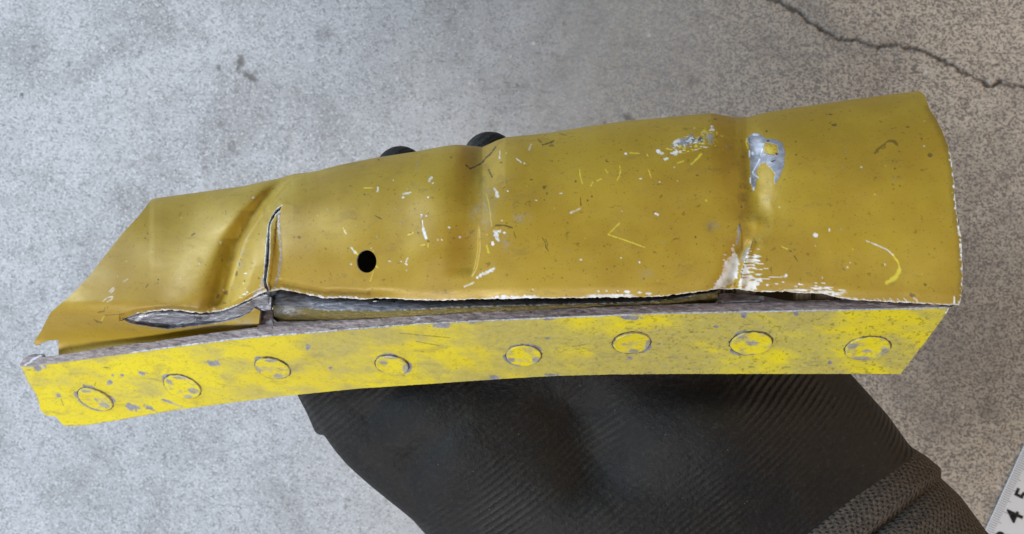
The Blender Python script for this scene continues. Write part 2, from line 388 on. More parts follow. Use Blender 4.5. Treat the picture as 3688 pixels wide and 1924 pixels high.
def skin_depth_front(X, Y):
    b, tp = B0(X), T(X)
    t = np.clip((b - Y) / (b - tp), -0.6, 1.0)
    tt = np.clip(t, 0, 1)
    left = 1 - sstep(640, 1010, X)
    # nose curvature; a flatter, more inclined panel on the left
    tq = (np.clip(t, -.1, 1) - .30) / .70
    e = np.where(tq > 0, 1 - np.sqrt(np.maximum(0, 1 - np.clip(tq, 0, 1) ** 2)), .22 * tq ** 2)
    d = D0 + DN * e
    d = d + left * (tt * 0.0075 - 0.62 * DN * e * 0.6)
    d = d - left * 0.0115 * sstep(860, 160, X) * sstep(1240, 1080, Y)
    # soft waviness of bent sheet
    d = d + (fbm(X / 420, Y / 260, 70, 2) - .5) * 0.0018 + (fbm(X / 120, Y / 120, 71, 2) - .5) * 0.00025
    # crease running diagonally beside the split, and the swelling towards the split
    cxl = np.interp(Y, [620, 660, 760, 860, 960, 1060, 1120], [1075, 1030, 945, 880, 845, 815, 790])
    s = X - cxl
    amp = sstep(620, 720, Y) * 0.6 + 0.4
    d = d + 0.0036 * g(s + 20, 40) * amp * sstep(1200, 1060, Y)
    d = d - 0.0007 * g(s - 2, 8) * amp * sstep(1110, 980, Y)
    d = d - 0.0012 * g(s + 125, 75) * amp * sstep(1180, 1040, Y)
    lift = .8 * sstep(0, 75, s) * (1 - sstep(955, 1020, X)) * sstep(740, 900, Y)
    d = d - 0.0022 * lift
    # sheet right of the split is pressed in along the split
    d = d + 0.0004 * g(X - 975, 32) * (X > np.interp(Y, [740, 760, 1050], [1012, 1000, 968])) * sstep(730, 800, Y)
    # dent 1 (notch in the nose)
    c1 = 1737 - 0.07 * (Y - 530)
    d = d + 0.0042 * g(X - c1, 66) * sstep(780, 520, Y) + 0.0006 * g(X - c1 + 20, 55)* sstep(1060, 760, Y) - 0.0008 * g(X - c1 + 150, 90) * sstep(560, 700, Y) * sstep(1050, 900, Y)
    # sharp-sided wedge dent under it
    xr = np.interp(Y, [820, 900, 960, 1000], [1722, 1722, 1712, 1696]); wdg = sstep(800, 850, Y) * sstep(1005, 960, Y)
    d = d + 0.0012 * wdg * sstep(130, 8, xr - X) * sstep(780, 920, Y) * (1 - sstep(-2, 7, X - xr))
    # dent 2 : long U shaped impression
    c2 = np.interp(Y, [420, 560, 800, 1040], [2665, 2700, 2712, 2640])
    d = d + 0.0022 * g(X - c2, 78) * sstep(900, 600, Y) * (0.5 + 0.5 * sstep(430, 560, Y))
    dc, _, _ = seg_dist(X, Y, 2716, 560, 2722, 812)
    d = d + 0.0006 * (1 - sstep(6, 66, dc))
    d = d - 0.0009 * np.exp(-(((X - 2722) / 34) ** 2 + ((Y - 800) / 30) ** 2))
    c3 = np.interp(Y, [850, 1045], [2690, 2625])
    d = d + 0.0016 * g(X - c3, 40) * sstep(830, 900, Y) - 0.0009 * g(X - np.interp(Y, [870, 985], [2710, 2668]), 14) * sstep(850, 900, Y)
    # small kinks beside the folds
    kz = g(s - 10, 60) * sstep(1120, 900, Y) + .4 * g(X - c1, 90) * sstep(900, 600, Y) + .25 * g(X - c2, 90)
    d = d + kz * ((np.abs(fbm(X / 60, Y / 110, 88, 2) - .5)) * 0.0016 + (fbm(X / 26, Y / 40, 89, 2) - .5) * 0.0004)
    # lower border rolled in
    edge = np.where(X > 968, low_line(X) - Y, 999)
    roll = 0.0006 + 0.0022 * sstep(1500, 1250, X)
    d = d + roll * sstep(46, -4, edge) ** 1.5
    el = np.where((X <= 968) & (X > 430), np.interp(X, *np.array(tear_up).T) - Y, 999)
    d = d + 0.0010 * sstep(26, -2, np.abs(el)) ** 1.5 * (el > -5)
    # strip that stayed below the tear, rolling under towards the flange
    below = (Y > tear_mid(X)) & (X < 968) & (X > 438)
    ramp = sstep(438, 900, X)
    rollb = sstep(-95, 0, Y - STRIP(X)) ** 2
    d = d + np.where(below, 0.0050 * ramp, 0)
    d = d + np.where(X < 968, 0.0060 * sstep(np.interp(X, [200, 438, 600], [1110, 1149, 1165]), STRIP(X) - 5, Y) * sstep(60, 260, X) * np.where((X > 438) & ~below, 0, 1), 0)
    return d + OFF(X)

cols = np.arange(108, 3484, 3.0)
tn = -np.linspace(0.42, 0.0, 56)[:-1]
ph = np.linspace(0, math.pi / 2, 300)
phb = np.linspace(math.pi / 2, math.pi, 24)[1:]
nf = len(tn) + len(ph); nbk = len(phb); nflat = 26
XX = np.tile(cols, (nf + nbk + nflat, 1)); YY = np.zeros_like(XX)
b_, t_ = B0(cols), T(cols)
for j, t in enumerate(tn): YY[j] = b_ - t * (b_ - t_)
for j, p in enumerate(ph): YY[len(tn) + j] = b_ - math.sin(p) * (b_ - t_)
for j, p in enumerate(phb): YY[nf + j] = t_ + (1 - math.sin(p)) * 130
for j in range(nflat): YY[nf + nbk + j] = t_ + 130 + (1255 + (cols < 1000) * 0 - t_ - 130) * (j + 1) / nflat
def skin_depth(X, Y, idx):
    d = skin_depth_front(X, Y)
    R, C = idx.shape
    d2 = d.reshape(R, C).copy()
    top = d2[nf - 1]
    end = 0.1962 + OFF(cols)
    end = np.maximum(end, top + .004)
    for j, p in enumerate(phb): d2[nf + j] = top + (end - top) * (-math.cos(p))
    for j in range(nflat): d2[nf + nbk + j] = end
    return d2.ravel()
fcx = (XX[:-1, :-1] + XX[1:, 1:]) / 2; fcy = (YY[:-1, :-1] + YY[1:, 1:] + YY[:-1, 1:] + YY[1:, :-1]) / 4
keep = inside(skin_poly, fcx, fcy) & ~inside(hole, fcx, fcy)
# back of the nose: hidden side, simple outline set in from the front one
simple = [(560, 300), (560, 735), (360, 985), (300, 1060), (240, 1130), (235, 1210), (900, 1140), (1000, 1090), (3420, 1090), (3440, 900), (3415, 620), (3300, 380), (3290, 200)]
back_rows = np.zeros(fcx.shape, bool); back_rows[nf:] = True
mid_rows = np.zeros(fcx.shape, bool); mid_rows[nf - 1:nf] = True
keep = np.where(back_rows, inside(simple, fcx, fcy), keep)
snap = np.zeros(XX.shape, bool); snap[:nf - 1] = True
snap &= YY > (T(XX) + 1.0)
# the right cut edge must keep its outline right up to the nose
SN = [p for p in [skin_poly, hole]]

# --- wear painted per vertex ---------------------------------------------------
class Wear:
    def __init__(s, X, Y):
        s.X, s.Y = X, Y; s.a = np.zeros(X.shape + (4,))
        s.n1 = fbm(X / 7, Y / 7, 11, 2) - .5; s.n2 = fbm(X / 22, Y / 16, 12, 3) - .5; s.hz = fbm(X / 26, Y / 5, 13, 2)
    def add(s, ch, m): s.a[..., ch] = np.maximum(s.a[..., ch], m)
    def line(s, ch, pts, w, k=1.0, rag=0.8):
        w *= .8; d = np.full(s.X.shape, 1e9)
        for i in range(len(pts) - 1): d = np.minimum(d, seg_dist(s.X, s.Y, *pts[i], *pts[i + 1])[0])
        m = 1 - sstep(w * .5, w * 1.25 + .9, d + s.n1 * w * 2 * rag); s.add(ch, m * k)
    def blob(s, ch, x, y, rx, ry=None, ang=0.0, k=1.0, rag=1.0):
        ry = ry or rx; rx *= .88; ry *= .88; ca, sa = math.cos(ang), math.sin(ang)
        u = ((s.X - x) * ca + (s.Y - y) * sa) / rx; v = (-(s.X - x) * sa + (s.Y - y) * ca) / ry
        r = np.hypot(u, v) + (s.n1 * 1.3 + s.n2 * .8) * rag
        s.add(ch, k * (1 - sstep(.8, 1.15, r)))
    def soft(s, ch, x, y, rx, ry, k, ang=0.0):
        ca, sa = math.cos(ang), math.sin(ang)
        u = ((s.X - x) * ca + (s.Y - y) * sa) / rx; v = (-(s.X - x) * sa + (s.Y - y) * ca) / ry
        s.add(ch, k * np.exp(-(u * u + v * v)) * np.clip(.55 + 1.6 * s.n2 + 1.2 * s.n1, 0, 1.3))
    def poly(s, ch, p, k=1.0, rag=4.0):
        d, _, _ = nearest_on([p], s.X, s.Y); sd = np.where(inside(p, s.X, s.Y), -d, d) + s.n1 * rag * 2
        s.add(ch, k * (1 - sstep(-1.5, 1.5, sd)))
WH, CH, DK, YE = 0, 1, 2, 3

def skin_wear(X, Y):
    W = Wear(X, Y)
    front_lo = low_line(X)
    # bright torn rims
    for pts, wd in ((tear_up[1:], 3.8), (slit_l[2:], 1.6), (slit_r, 2.2), (low_r[:8], 6.0), (low_r[7:], 2.4)):
        W.line(WH, pts, wd, 0.9, 1.6)
    W.line(CH, [(1004, 765), (1003, 800), (1008, 860), (1012, 905), (1008, 960), (998, 1010), (990, 1030)], 5, .75, 1.3)
    W.line(CH, [(948, 1000), (940, 1035), (915, 1062)], 6, .7, 1.2)
    W.line(WH, [(930, 1056), (963, 1046)], 9, .9)
    W.line(DK, [(1010, 1026), (1063, 1036), (1120, 1047), (1180, 1056), (1330, 1058)], 7, .30, 1.2)
    e = front_lo - Y
    band = lambda x0, x1: sstep(x0 - 30, x0 + 10, X) * (1 - sstep(x1 - 10, x1 + 30, X))
    W.add(WH, band(2130, 2265) * (1 - sstep(9, 13, e + W.n1 * 8)) * (e > -6))
    W.add(WH, band(1780, 1920) * (1 - sstep(7, 12, e + W.n1 * 18)) * (e > -6))
    W.add(WH, band(2860, 3030) * sstep(.44, .56, W.hz + .20 * (1 - np.abs(X - 2955) / 90) - np.clip(e, 0, 60) / 110) * (e > -6) * (e < 40))
    W.add(WH, band(2730, 2860) * sstep(.60, .68, W.hz + .1 - np.clip(e, 0, 60) / 120) * (e > -6) * (e < 30))
    for p in [(2258, 1051, 12, 5), (2303, 1054, 11, 4), (2335, 1058, 13, 5), (2184, 1048, 5, 3), (2155, 1049, 5, 4), (2225, 1048, 4, 3)]: W.blob(WH, *p, rag=.4)
    # right cut edge, beaded
    dr = np.full(X.shape, 1e9)
    for i in range(len(right_e) - 2): dr = np.minimum(dr, seg_dist(X, Y, *right_e[i], *right_e[i + 1])[0])
    W.add(WH, (1 - sstep(3.5, 6, dr + (vnoise(X / 9, Y / 8, 91) - .40) * 14)) * sstep(535, 560, Y) * .95)
    W.add(DK, (1 - sstep(6, 26, dr + W.n2 * 10)) * .28 * (Y > 380))
    W.line(WH, [(3436, 1070), (3436, 1098)], 3)
    # scrape cluster upper right of the middle
    W.blob(CH, 2478, 512, 46, 18, -.15, 1, 1.6); W.blob(DK, 2515, 505, 26, 10, .1, .6, 1.5)
    W.add(WH, np.exp(-(((X - 2480) / 55) ** 2 + ((Y - 520) / 30) ** 2)) > .35 * np.ones(X.shape))if False else None
    cl = np.exp(-(((X - 2478) / 60) ** 2 + ((Y - 520 + (X - 2478) * .1) / 30) ** 2))
    W.add(WH, sstep(.60, .68, fbm(X / 11, Y / 6, 33, 2)) * sstep(.3, .5, cl))
    W.add(YE, sstep(.58, .66, fbm(X / 14, Y / 6, 34, 2)) * sstep(.25, .5, cl) * .9)
    for p in [(2436, 551, 19, 8), (2371, 546, 9, 7), (2385, 553, 8, 4), (2399, 572, 7, 5), (2253, 553, 6, 5), (2565, 465, 11, 11), (2431, 512, 7, 12),
              (2535, 530, 12, 4)]: W.blob(WH, *p, rag=1.4)
    W.blob(CH, 2556, 497, 20, 18, 0, .8, 1.8); W.blob(YE, 2560, 490, 28, 24, 0, .7, 2.0)
    W.line(YE, [(2525, 555), (2510, 572), (2490, 592)], 4, .9); W.line(YE, [(2440, 588), (2462, 580)], 3, .7); W.line(YE, [(2270, 551), (2302, 553)], 2.5, .8)
    W.line(YE, [(2400, 535), (2420, 540)], 2); W.line(YE, [(2330, 556), (2333, 562)], 2)
    for pts in [[(2087, 612), (2090, 635), (2097, 662)], [(2232, 597), (2235, 615), (2232, 632)], [(2232, 632), (2222, 650)], [(2135, 655), (2128, 670)], [(2335, 610), (2345, 640)],
                [(2190, 845), (2230, 805)], [(2190, 845), (2250, 865), (2322, 891)], [(2180, 610), (2188, 622)], [(2150, 652), (2165, 645)]]: W.line(YE, pts, 2.0, .85)
    # chipped patch shaped like a hook
    P = [(2690, 505), (2700, 488), (2712, 480), (2728, 478), (2745, 490), (2762, 500), (2800, 504), (2818, 515), (2827, 545), (2825, 590), (2815, 620), (2806, 640), (2798, 655), (2790, 667), (2788, 650),
         (2791, 625), (2775, 605), (2755, 586), (2742, 588), (2733, 600), (2722, 622), (2730, 636), (2724, 655), (2718, 686), (2711, 684), (2704, 660), (2703, 620), (2702, 560), (2700, 530)]
    I = [(2756, 512), (2800, 522), (2803, 550), (2790, 560), (2755, 552), (2750, 535)]
    W.poly(CH, P, 1, 2.0)
    Wi = Wear(X, Y); Wi.poly(0, I, 1, 1.5); W.a[..., CH] *= 1 - Wi.a[..., 0]
    W.blob(YE, 2776, 537, 20, 17, 0, .35)
    for p in [(2722, 486, 16, 6), (2698, 553, 4, 14), (2710, 554, 5, 6), (2714, 680, 5, 9), (2702, 650, 3, 14)]: W.blob(WH, *p, rag=.8, k=.85)
    W.line(WH, [(2736, 574), (2710, 622)], 2.6, .9); W.line(WH, [(2745, 540), (2738, 562)], 2, .8); W.line(YE, [(2690, 500), (2687, 515), (2695, 535)], 3, .9)
    W.line(WH, [(2730, 640), (2712, 628)], 3, .7); W.line(DK, [(2700, 545), (2698, 500)], 4, .5); W.blob(DK, 2797, 556, 7, 5, 0, .9); W.blob(DK, 2765, 508, 5, 4, 0, .8)
    W.line(DK, [(2778, 583), (2795, 577)], 2.2, .8)
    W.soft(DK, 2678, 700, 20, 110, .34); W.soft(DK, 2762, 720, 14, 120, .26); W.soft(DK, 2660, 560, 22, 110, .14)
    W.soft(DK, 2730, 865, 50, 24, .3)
    # scraped fan at the foot of the long dent
    fan = [(2647, 908), (2658, 930), (2661, 970), (2655, 1000), (2630, 1020), (2610, 1036), (2560, 1043), (2585, 1010), (2602, 985), (2607, 950), (2630, 925)]
    W.poly(WH, fan, .95, 7)
    W.a[..., WH] *= 1 - .75 * np.exp(-(((X - 2632) / 22) ** 2 + ((Y - 1018) / 14) ** 2))
    W.blob(DK, 2630, 1022, 22, 12, 0, .35, 1.4)
    rg = sstep(2664, 2674, X - (1000 - Y) * .25) * (1 - np.clip((X - 2670) / 82, 0, 1)) * sstep(890, 915, Y) * (Y < 1045)
    W.add(WH, sstep(.50, .60, W.hz * .75 + rg * .38 - .02) * (rg > .02) * .9)
    for p in [(2640, 900, 6, 9), (2612, 918, 6, 4), (2607, 937, 5, 3), (2641, 884, 4, 5)]: W.blob(WH, *p)
    W.line(CH, [(2663, 818), (2659, 850), (2655, 878)], 6, .8); W.line(CH, [(2692, 895), (2684, 915), (2673, 938)], 8, .85)
    W.line(DK, [(2711, 870), (2702, 895), (2690, 930), (2668, 988)], 2.2, .8, .4); W.line(DK, [(2663, 808), (2672, 845), (2672, 900)], 4, .4)
    W.line(WH, [(2770, 998), (2800, 998), (2830, 997)], 1.6, .8); W.line(WH, [(2770, 1005), (2745, 1004)], 2, .8)
    for p in [(2831, 993, 6, 6), (2820, 1017, 5, 3), (2760, 968, 10, 2), (2738, 1003, 10, 2), (2730, 1018, 6, 3), (2938, 847, 10, 8), (2987, 828, 3, 6), (2763, 1026, 6, 3), (2865, 1032, 6, 3), (2878, 1024, 5, 3)]: W.blob(WH, *p, rag=.6, k=.85)
    W.line(YE, [(2815, 888), (2845, 902)], 2, .7); W.line(DK, [(2840, 900), (2848, 906)], 3, .7); W.line(DK, [(2860, 922), (2873, 942)], 2, .7)
    # arc scratch on the right
    W.line(WH, [(3120, 868), (3160, 884), (3195, 900), (3215, 918)], 2.0, .75); W.line(YE, [(3215, 918), (3235, 945), (3241, 978)], 3.4, .9)
    W.line(YE, [(3241, 972), (3228, 998), (3195, 1018)], 9, .8, .5); W.blob(WH, 3186, 952, 3, 4)
    W.line(WH, [(3290, 1072), (3302, 1082), (3303, 1093)], 3, .8); W.blob(DK, 3285, 1063, 12, 8, .4, .6)
    for x in (3160, 3180, 3205, 3230, 3255): W.line(WH, [(x, 1075), (x + 12, 1086)], 1.5, .7)
    W.line(DK, [(3152, 552), (3175, 525), (3200, 508), (3222, 508), (3230, 522)], 6, .55, 1.3); W.blob(DK, 3178, 528, 14, 9, -.5, .35)
    # middle marks
    W.blob(CH, 1518, 780, 5, 7); W.line(WH, [(1520, 795), (1523, 825)], 2.2); W.line(WH, [(1523, 822), (1528, 840), (1534, 858)], 6, 1, .6); W.line(CH, [(1524, 828), (1530, 842)], 4, .6)
    for p in [(1516, 774, 5, 3), (1534, 779, 4), (1590, 864, 4), (1657, 853, 5), (1402, 942, 9, 3), (1464, 952, 7, 4, .5), (1445, 943, 5, 2), (1800, 832, 7, 7), (1815, 838, 5, 4),
              (1773, 876, 6, 9), (1808, 795, 6, 4), (1718, 1001, 5, 5), (1416, 650, 3, 3), (1452, 712, 5, 4), (1541, 711, 4, 4), (1889, 589, 6, 4), (1932, 722, 7, 3), (1828, 690, 5, 4), (2020, 697, 5, 2.5),
              (2307, 644, 5, 4), (2365, 772, 9, 4, .3), (2092, 936, 5, 4), (2236, 930, 3, 3), (2303, 945, 4, 4), (2055, 767, 6, 5), (1558, 660, 6, 3, -.5), (1700, 1022, 4, 3)]: W.blob(WH, *p, rag=.9)
    W.line(WH, [(1469, 930), (1462, 944)], 4, .8); W.line(WH, [(1784, 838), (1793, 862)], 8, .85, 1.3); W.line(CH, [(1786, 850), (1795, 868)], 6, .6)
    W.line(WH, [(1777, 970), (1760, 978), (1730, 992)], 6, .9, 1.0); W.line(WH, [(1706, 1018), (1690, 1026), (1672, 1033)], 2.4, .85)
    W.line(WH, [(1553, 640), (1545, 652)], 5, .7); W.line(WH, [(1452, 700), (1477, 694)], 4, .7); W.line(WH, [(1361, 676), (1359, 690)], 3, .8); W.line(YE, [(1312, 677), (1342, 677)], 2)
    W.line(WH, [(1781, 680), (1786, 692), (1790, 710)], 6, .75, 1.4); W.line(WH, [(1801, 545), (1799, 570)], 2.5, .6); W.line(WH, [(1860, 572), (1876, 585)], 2.5, .8); W.line(WH, [(1912, 520), (1905, 540)], 3, .6)
    W.line(WH, [(2088, 752), (2052, 768)], 3, .6); W.line(YE, [(1752, 885), (1760, 910)], 4, .7); W.line(YE, [(1470, 846), (1487, 838)], 3, .8); W.line(YE, [(1515, 884), (1528, 882)], 2.5, .8); W.line(YE, [(1543, 876), (1541, 890)], 3, .8)
    W.line(WH, [(1265, 892), (1279, 912)], 4, .7); W.line(YE, [(1278, 905), (1288, 918)], 4, .8); W.line(YE, [(1354, 958), (1360, 964)], 3, .7); W.line(YE, [(1345, 975), (1333, 1015)], 2, .5)
    W.line(YE, [(1236, 820), (1242, 838)], 3, .8); W.line(WH, [(1241, 832), (1245, 842)], 2.5, .7)
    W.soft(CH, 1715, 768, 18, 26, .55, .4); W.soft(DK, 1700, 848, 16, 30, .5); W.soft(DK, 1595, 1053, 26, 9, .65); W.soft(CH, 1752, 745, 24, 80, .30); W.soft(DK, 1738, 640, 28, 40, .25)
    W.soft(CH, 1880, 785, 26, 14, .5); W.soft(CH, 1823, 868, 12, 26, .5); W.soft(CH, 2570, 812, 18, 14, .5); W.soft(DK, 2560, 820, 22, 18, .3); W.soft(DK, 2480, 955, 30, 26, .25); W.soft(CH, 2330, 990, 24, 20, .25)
    W.line(YE, [(1752, 700), (1762, 740), (1768, 790), (1771, 815)], 1.8, .6)
    W.line(DK, [(1786, 812), (1812, 812), (1845, 820)], 3.5, .65); W.line(DK, [(1850, 835), (1858, 858)], 2, .6)
    W.line(DK, [(1692, 607), (1712, 600), (1738, 585), (1750, 568), (1766, 555), (1785, 530)], 3.0, .85, .9); W.blob(DK, 1681, 598, 7, 4, .6, .7); W.line(DK, [(1760, 612), (1772, 638)], 3, .8)
    W.line(DK, [(1955, 522), (1982, 514), (1994, 506)], 3.2, .75); W.blob(DK, 1985, 524, 12, 6, 0, .45); W.line(DK, [(1938, 502), (1948, 512)], 3, .7); W.line(DK, [(2015, 482), (2040, 488)], 2, .5)
    W.line(DK, [(1953, 858), (1963, 872), (1966, 890), (1975, 905)], 1.8, .75); W.line(DK, [(1965, 862), (1972, 880), (1968, 896)], 1.5, .6); W.line(DK, [(2090, 715), (2092, 740)], 2, .7); W.line(DK, [(1350, 777), (1373, 789)], 1.8, .7)
    for p in [(1958, 675, 8, 5), (1970, 698, 4, 4), (1915, 648, 8, 3), (2188, 582, 6, 3), (2237, 540, 4, 4), (2510, 632, 8, 5), (1478, 838, 7, 3), (1543, 870, 5, 4), (1078, 855, 7, 5), (1060, 855, 6, 2),
              (3006, 450, 14, 4), (3270, 458, 8, 4), (3320, 500, 6, 8), (2990, 412, 16, 3), (3350, 560, 8, 8), (3330, 1025, 8, 5), (2577, 430, 10, 4), (1805, 585, 6, 3)]: W.blob(DK, *p, k=.6)
    # left panel
    W.line(WH, [(370, 1086), (385, 1072), (405, 1068), (402, 1078), (385, 1088)], 1.8, .75); W.line(WH, [(392, 1052), (408, 1036)], 2, .6); W.line(WH, [(400, 1054), (412, 1040)], 1.8, .5); W.line(WH, [(442, 1015), (460, 1005)], 1.8, .4)
    W.line(DK, [(352, 1126), (374, 1121), (379, 1108)], 2.4, .6); W.line(DK, [(340, 1152), (352, 1160), (364, 1161)], 3, .6); W.line(YE, [(364, 1158), (374, 1140)], 2.2, .7); W.line(DK, [(380, 1136), (447, 1131)], 1.6, .55)
    W.line(DK, [(690, 848), (701, 841)], 2.6, .8); W.line(DK, [(812, 758), (814, 775)], 1.6, .5); W.line(DK, [(525, 1035), (532, 1026)], 3, .6); W.blob(DK, 570, 1007, 3, 4)
    W.blob(WH, 794, 874, 5, 4, 0, .6)
    for p in [(785, 1066, 6, 9), (815, 1055, 6, 8), (835, 1035, 4, 9), (808, 1092, 9, 3), (852, 985, 4, 10), (862, 950, 3, 10), (880, 1012, 4, 5)]: W.blob(DK, *p, k=.6, rag=1.4)
    for p in [(880, 1060, 8, 4), (866, 1072, 7, 3), (884, 985, 5, 3), (890, 1052, 4, 4)]: W.blob(WH, *p, k=.8)
    W.soft(CH, 868, 940, 14, 90, .25, .25)
    W.soft(DK, 700, 1105, 150, 16, .3); W.line(DK, [(560, 1110), (620, 1104), (680, 1110), (740, 1114)], 5, .3, 1.5)
    W.line(CH, tear_lo[1:], 3, .5, 1.2)
    W.soft(CH, 880, 1155, 26, 20, .6)
    rng = np.random.default_rng(3)
    n = 220
    sx = rng.uniform(250, 3440, n); sy = rng.uniform(430, 1080, n); sr = rng.uniform(1.6, 4.2, n); sk = rng.uniform(.35, .8, n); ty = rng.choice([DK, DK, DK, YE, WH, CH], n); sr *= .8
    order = np.argsort(X, kind='stable'); Xs = X[order]
    for i in range(n):
        a, b = np.searchsorted(Xs, [sx[i] - 9, sx[i] + 9]); ii = order[a:b]
        d = np.hypot(X[ii] - sx[i], Y[ii] - sy[i]) + W.n1[ii] * 5
        W.a[ii, ty[i]] = np.maximum(W.a[ii, ty[i]], sk[i] * (1 - sstep(sr[i] * .6, sr[i] * 1.3 + .8, d)))
    W.a[..., WH] *= np.clip(.62 + .9 * (fbm(X / 16, Y / 16, 19, 2) - .3), .45, 1)
    return np.clip(W.a, 0, 1)

skin = build_sheet('skin', XX, YY, skin_depth, keep, SN, [M_skin, M_edge, M_inner_shade], frag, skin_wear, rim=0.0013, snap=snap, fmat=np.where(back_rows & (np.arange(fcx.shape[0])[:, None] > nf + 8), 2, 0))

# ---- flange
D_F = 0.1742
SL = 1.42
def flange_depth(X, Y, idx=None):
    return D_F + OFF(X) + SL * (Y - YT(X)) * PX + (fbm(X / 300, Y / 200, 5, 2) - .5) * 0.0006
fl_top = [(73, 1317), (95, 1319), (117, 1320), (148, 1312), (300, 1294), (400, 1279), (467, 1271), (650, 1246), (808, 1226), (943, 1211), (1100, 1200), (1300, 1183), (1500, 1167), (1772, 1154),
          (2043, 1142), (2200, 1136), (2372, 1129), (2643, 1124), (2800, 1121), (3010, 1117), (3321, 1110), (3420, 1107)]
fl_rest = [(3420, 1107), (3410, 1127), (3330, 1235), (3243, 1347), (2863, 1347), (2434, 1347), (2200, 1349), (2004, 1354), (1790, 1366), (1575, 1381), (1288, 1400), (1002, 1429), (800, 1455), (633, 1477),
           (467, 1508), (330, 1530), (267, 1537), (231, 1534), (217, 1520), (202, 1501), (162, 1495), (148, 1481), (140, 1454), (129, 1421), (112, 1396), (92, 1362)]
fl_poly = rough_poly([(*p, 1.6) for p in fl_top[:-1]] + [(*p, 0.9) for p in fl_rest[:13]] + [(*p, 1.6) for p in fl_rest[13:]], 5, 1, 8)
rivets = [(344, 1437, 64), (658, 1391, 67), (983, 1325, 64), (1412, 1314, 61), (1886, 1279, 64), (2275, 1234, 69), (2705, 1235, 75), (3124, 1253, 78)]

def frame(x, y):
    f = lambda a, b: unproj(a, b, flange_depth(np.array(a, float), np.array(b, float)))
    p = f(x, y); e1 = f(x + 20, y) - f(x - 20, y); e2 = f(x, y + 12) - f(x, y - 12)
    e1 = e1 / np.linalg.norm(e1); n = np.cross(e2, e1); n /= np.linalg.norm(n); e2 = np.cross(e1, n)
    if n[2] < 0: n = -n
    return p, e1, e2, n

def flange_wear(X, Y):
    W = Wear(X, Y)
    P = unproj(X, Y, flange_depth(X, Y))
    for i, (x, y, r) in enumerate(rivets):
        p, e1, e2, n = frame(x, y); q = P - p; u = q @ e1; v = q @ e2; R = r * float(flange_depth(np.array(float(x)), np.array(float(y)))) / F
        rr = np.hypot(u, v) / R; an = np.arctan2(v, u)
        arc = .25 + .75 * sstep(.35, .6, vnoise(an * 1.3 + 9, rr * 0 + i * 3.7, 8))
        W.add(DK, (1 - sstep(1.01, 1.02 + .07 * arc, rr + W.n1 * .08)) * .9)
        k = vnoise(an * 1.4 + 20, rr * 0 + i * 7.3, 3)
        W.add(CH, (1 - sstep(1.0 + .16 * sstep(.55, .85, k), 1.05 + .20 * sstep(.55, .85, k), rr + W.n1 * .08)))
        W.add(DK, .28 * np.exp(-np.clip(rr - 1, 0, 9) * 5) * np.clip(.6 + W.n2 * 2.4, 0, 1))
    for p in [(767, 1307, 27, 11, .15), (510, 1344, 13, 8, .2), (476, 1467, 32, 12, .3), (394, 1378, 11, 9), (212, 1425, 11, 8, .8), (439, 1352, 7, 5), (405, 1352, 7, 5), (610, 1448, 32, 5, .3), (134, 1328, 12, 14, .6),
              (1111, 1251, 9, 13), (1589, 1170, 32, 14), (1779, 1360, 20, 8), (1284, 1181, 10, 7), (1972, 1220, 9, 7), (2374, 1238, 7, 6), (2577, 1176, 14, 6), (2270, 1145, 42, 10, .05), (1977, 1147, 34, 7),
              (2677, 1134, 16, 13), (1989, 1350, 26, 7), (2868, 1128, 10, 9), (2988, 1306, 10, 6, -.4), (1190, 1325, 8, 6), (2270, 1290, 10, 6), (1700, 1164, 12, 5), (540, 1470, 22, 9, .3), (160, 1322, 8, 6)]: W.blob(CH, *p, rag=.9)
    W.line(CH, [(73, 1318), (95, 1360), (112, 1396), (129, 1421), (140, 1454)], 3, .7, 1.4)
    W.line(CH, [(231, 1535), (330, 1530), (470, 1507), (640, 1476)], 2.6, .7, 1.6)
    W.line(WH, fl_top[6:14], 1.8, .8, 2.0); W.line(WH, fl_top[13:], 3.0, .95, .9); W.line(CH, fl_top[3:10], 2.6, .7, 1.8)
    W.line(WH, [(3420, 1108), (3408, 1127)], 4, .8); W.line(WH, [(73, 1320), (80, 1340)], 2, .6); W.line(WH, [(145, 1312), (160, 1325)], 4, .6)
    W.line(YE, [(394, 1378), (440, 1415), (513, 1475)], 4, .75, .6); W.line(YE, [(369, 1305), (362, 1335), (335, 1375)], 2, .6); W.line(YE, [(300, 1450), (298, 1480), (250, 1505)], 3, .6); W.line(YE, [(185, 1416), (260, 1440), (300, 1452)], 2.4, .6)
    W.line(YE, [(1025, 1248), (1065, 1251)], 2.5, .7); W.line(YE, [(290, 1497), (365, 1515)], 3, .6); W.line(CH, [(585, 1440), (655, 1466)], 3, .6)
    for pts in [[(300, 1385), (310, 1400), (318, 1408)], [(345, 1378), (340, 1392)], [(95, 1332), (112, 1333)], [(220, 1436), (228, 1460)], [(1440, 1200), (1620, 1217)], [(1500, 1230), (1580, 1245)], [(375, 1323), (395, 1325)],
                [(1930, 1245), (1880, 1262)], [(2060, 1250), (2110, 1240)]]: W.line(DK, pts, 1.8, .55)
    d = fbm((X + 1.5 * Y) / 190, (Y - .35 * X) / 60, 50, 4)
    zone = .10 + .55 * np.exp(-((X - 2480 - (Y - 1240) * -1.3) / 170) ** 2) + .42 * np.exp(-((X - 2910) / 120) ** 2) + .3 * np.exp(-((X - 1850) / 300) ** 2) + .25 * np.exp(-((X - 1300) / 160) ** 2) + .12 * (X > 1500)
    sm = sstep(.38, .74, d * .8 + zone * .6) * .6
    sm = sm * (0.7 + .6 * fbm(X / 10, Y / 7, 52, 2))
    W.add(CH, sm * .5); W.add(DK, sm * .24)
    W.add(DK, sstep(.62, .74, fbm(X / 12, Y / 7, 54, 3)) * .45 * (.35 + .65 * sstep(1500, 2600, X)))
    return np.clip(W.a, 0, 1)

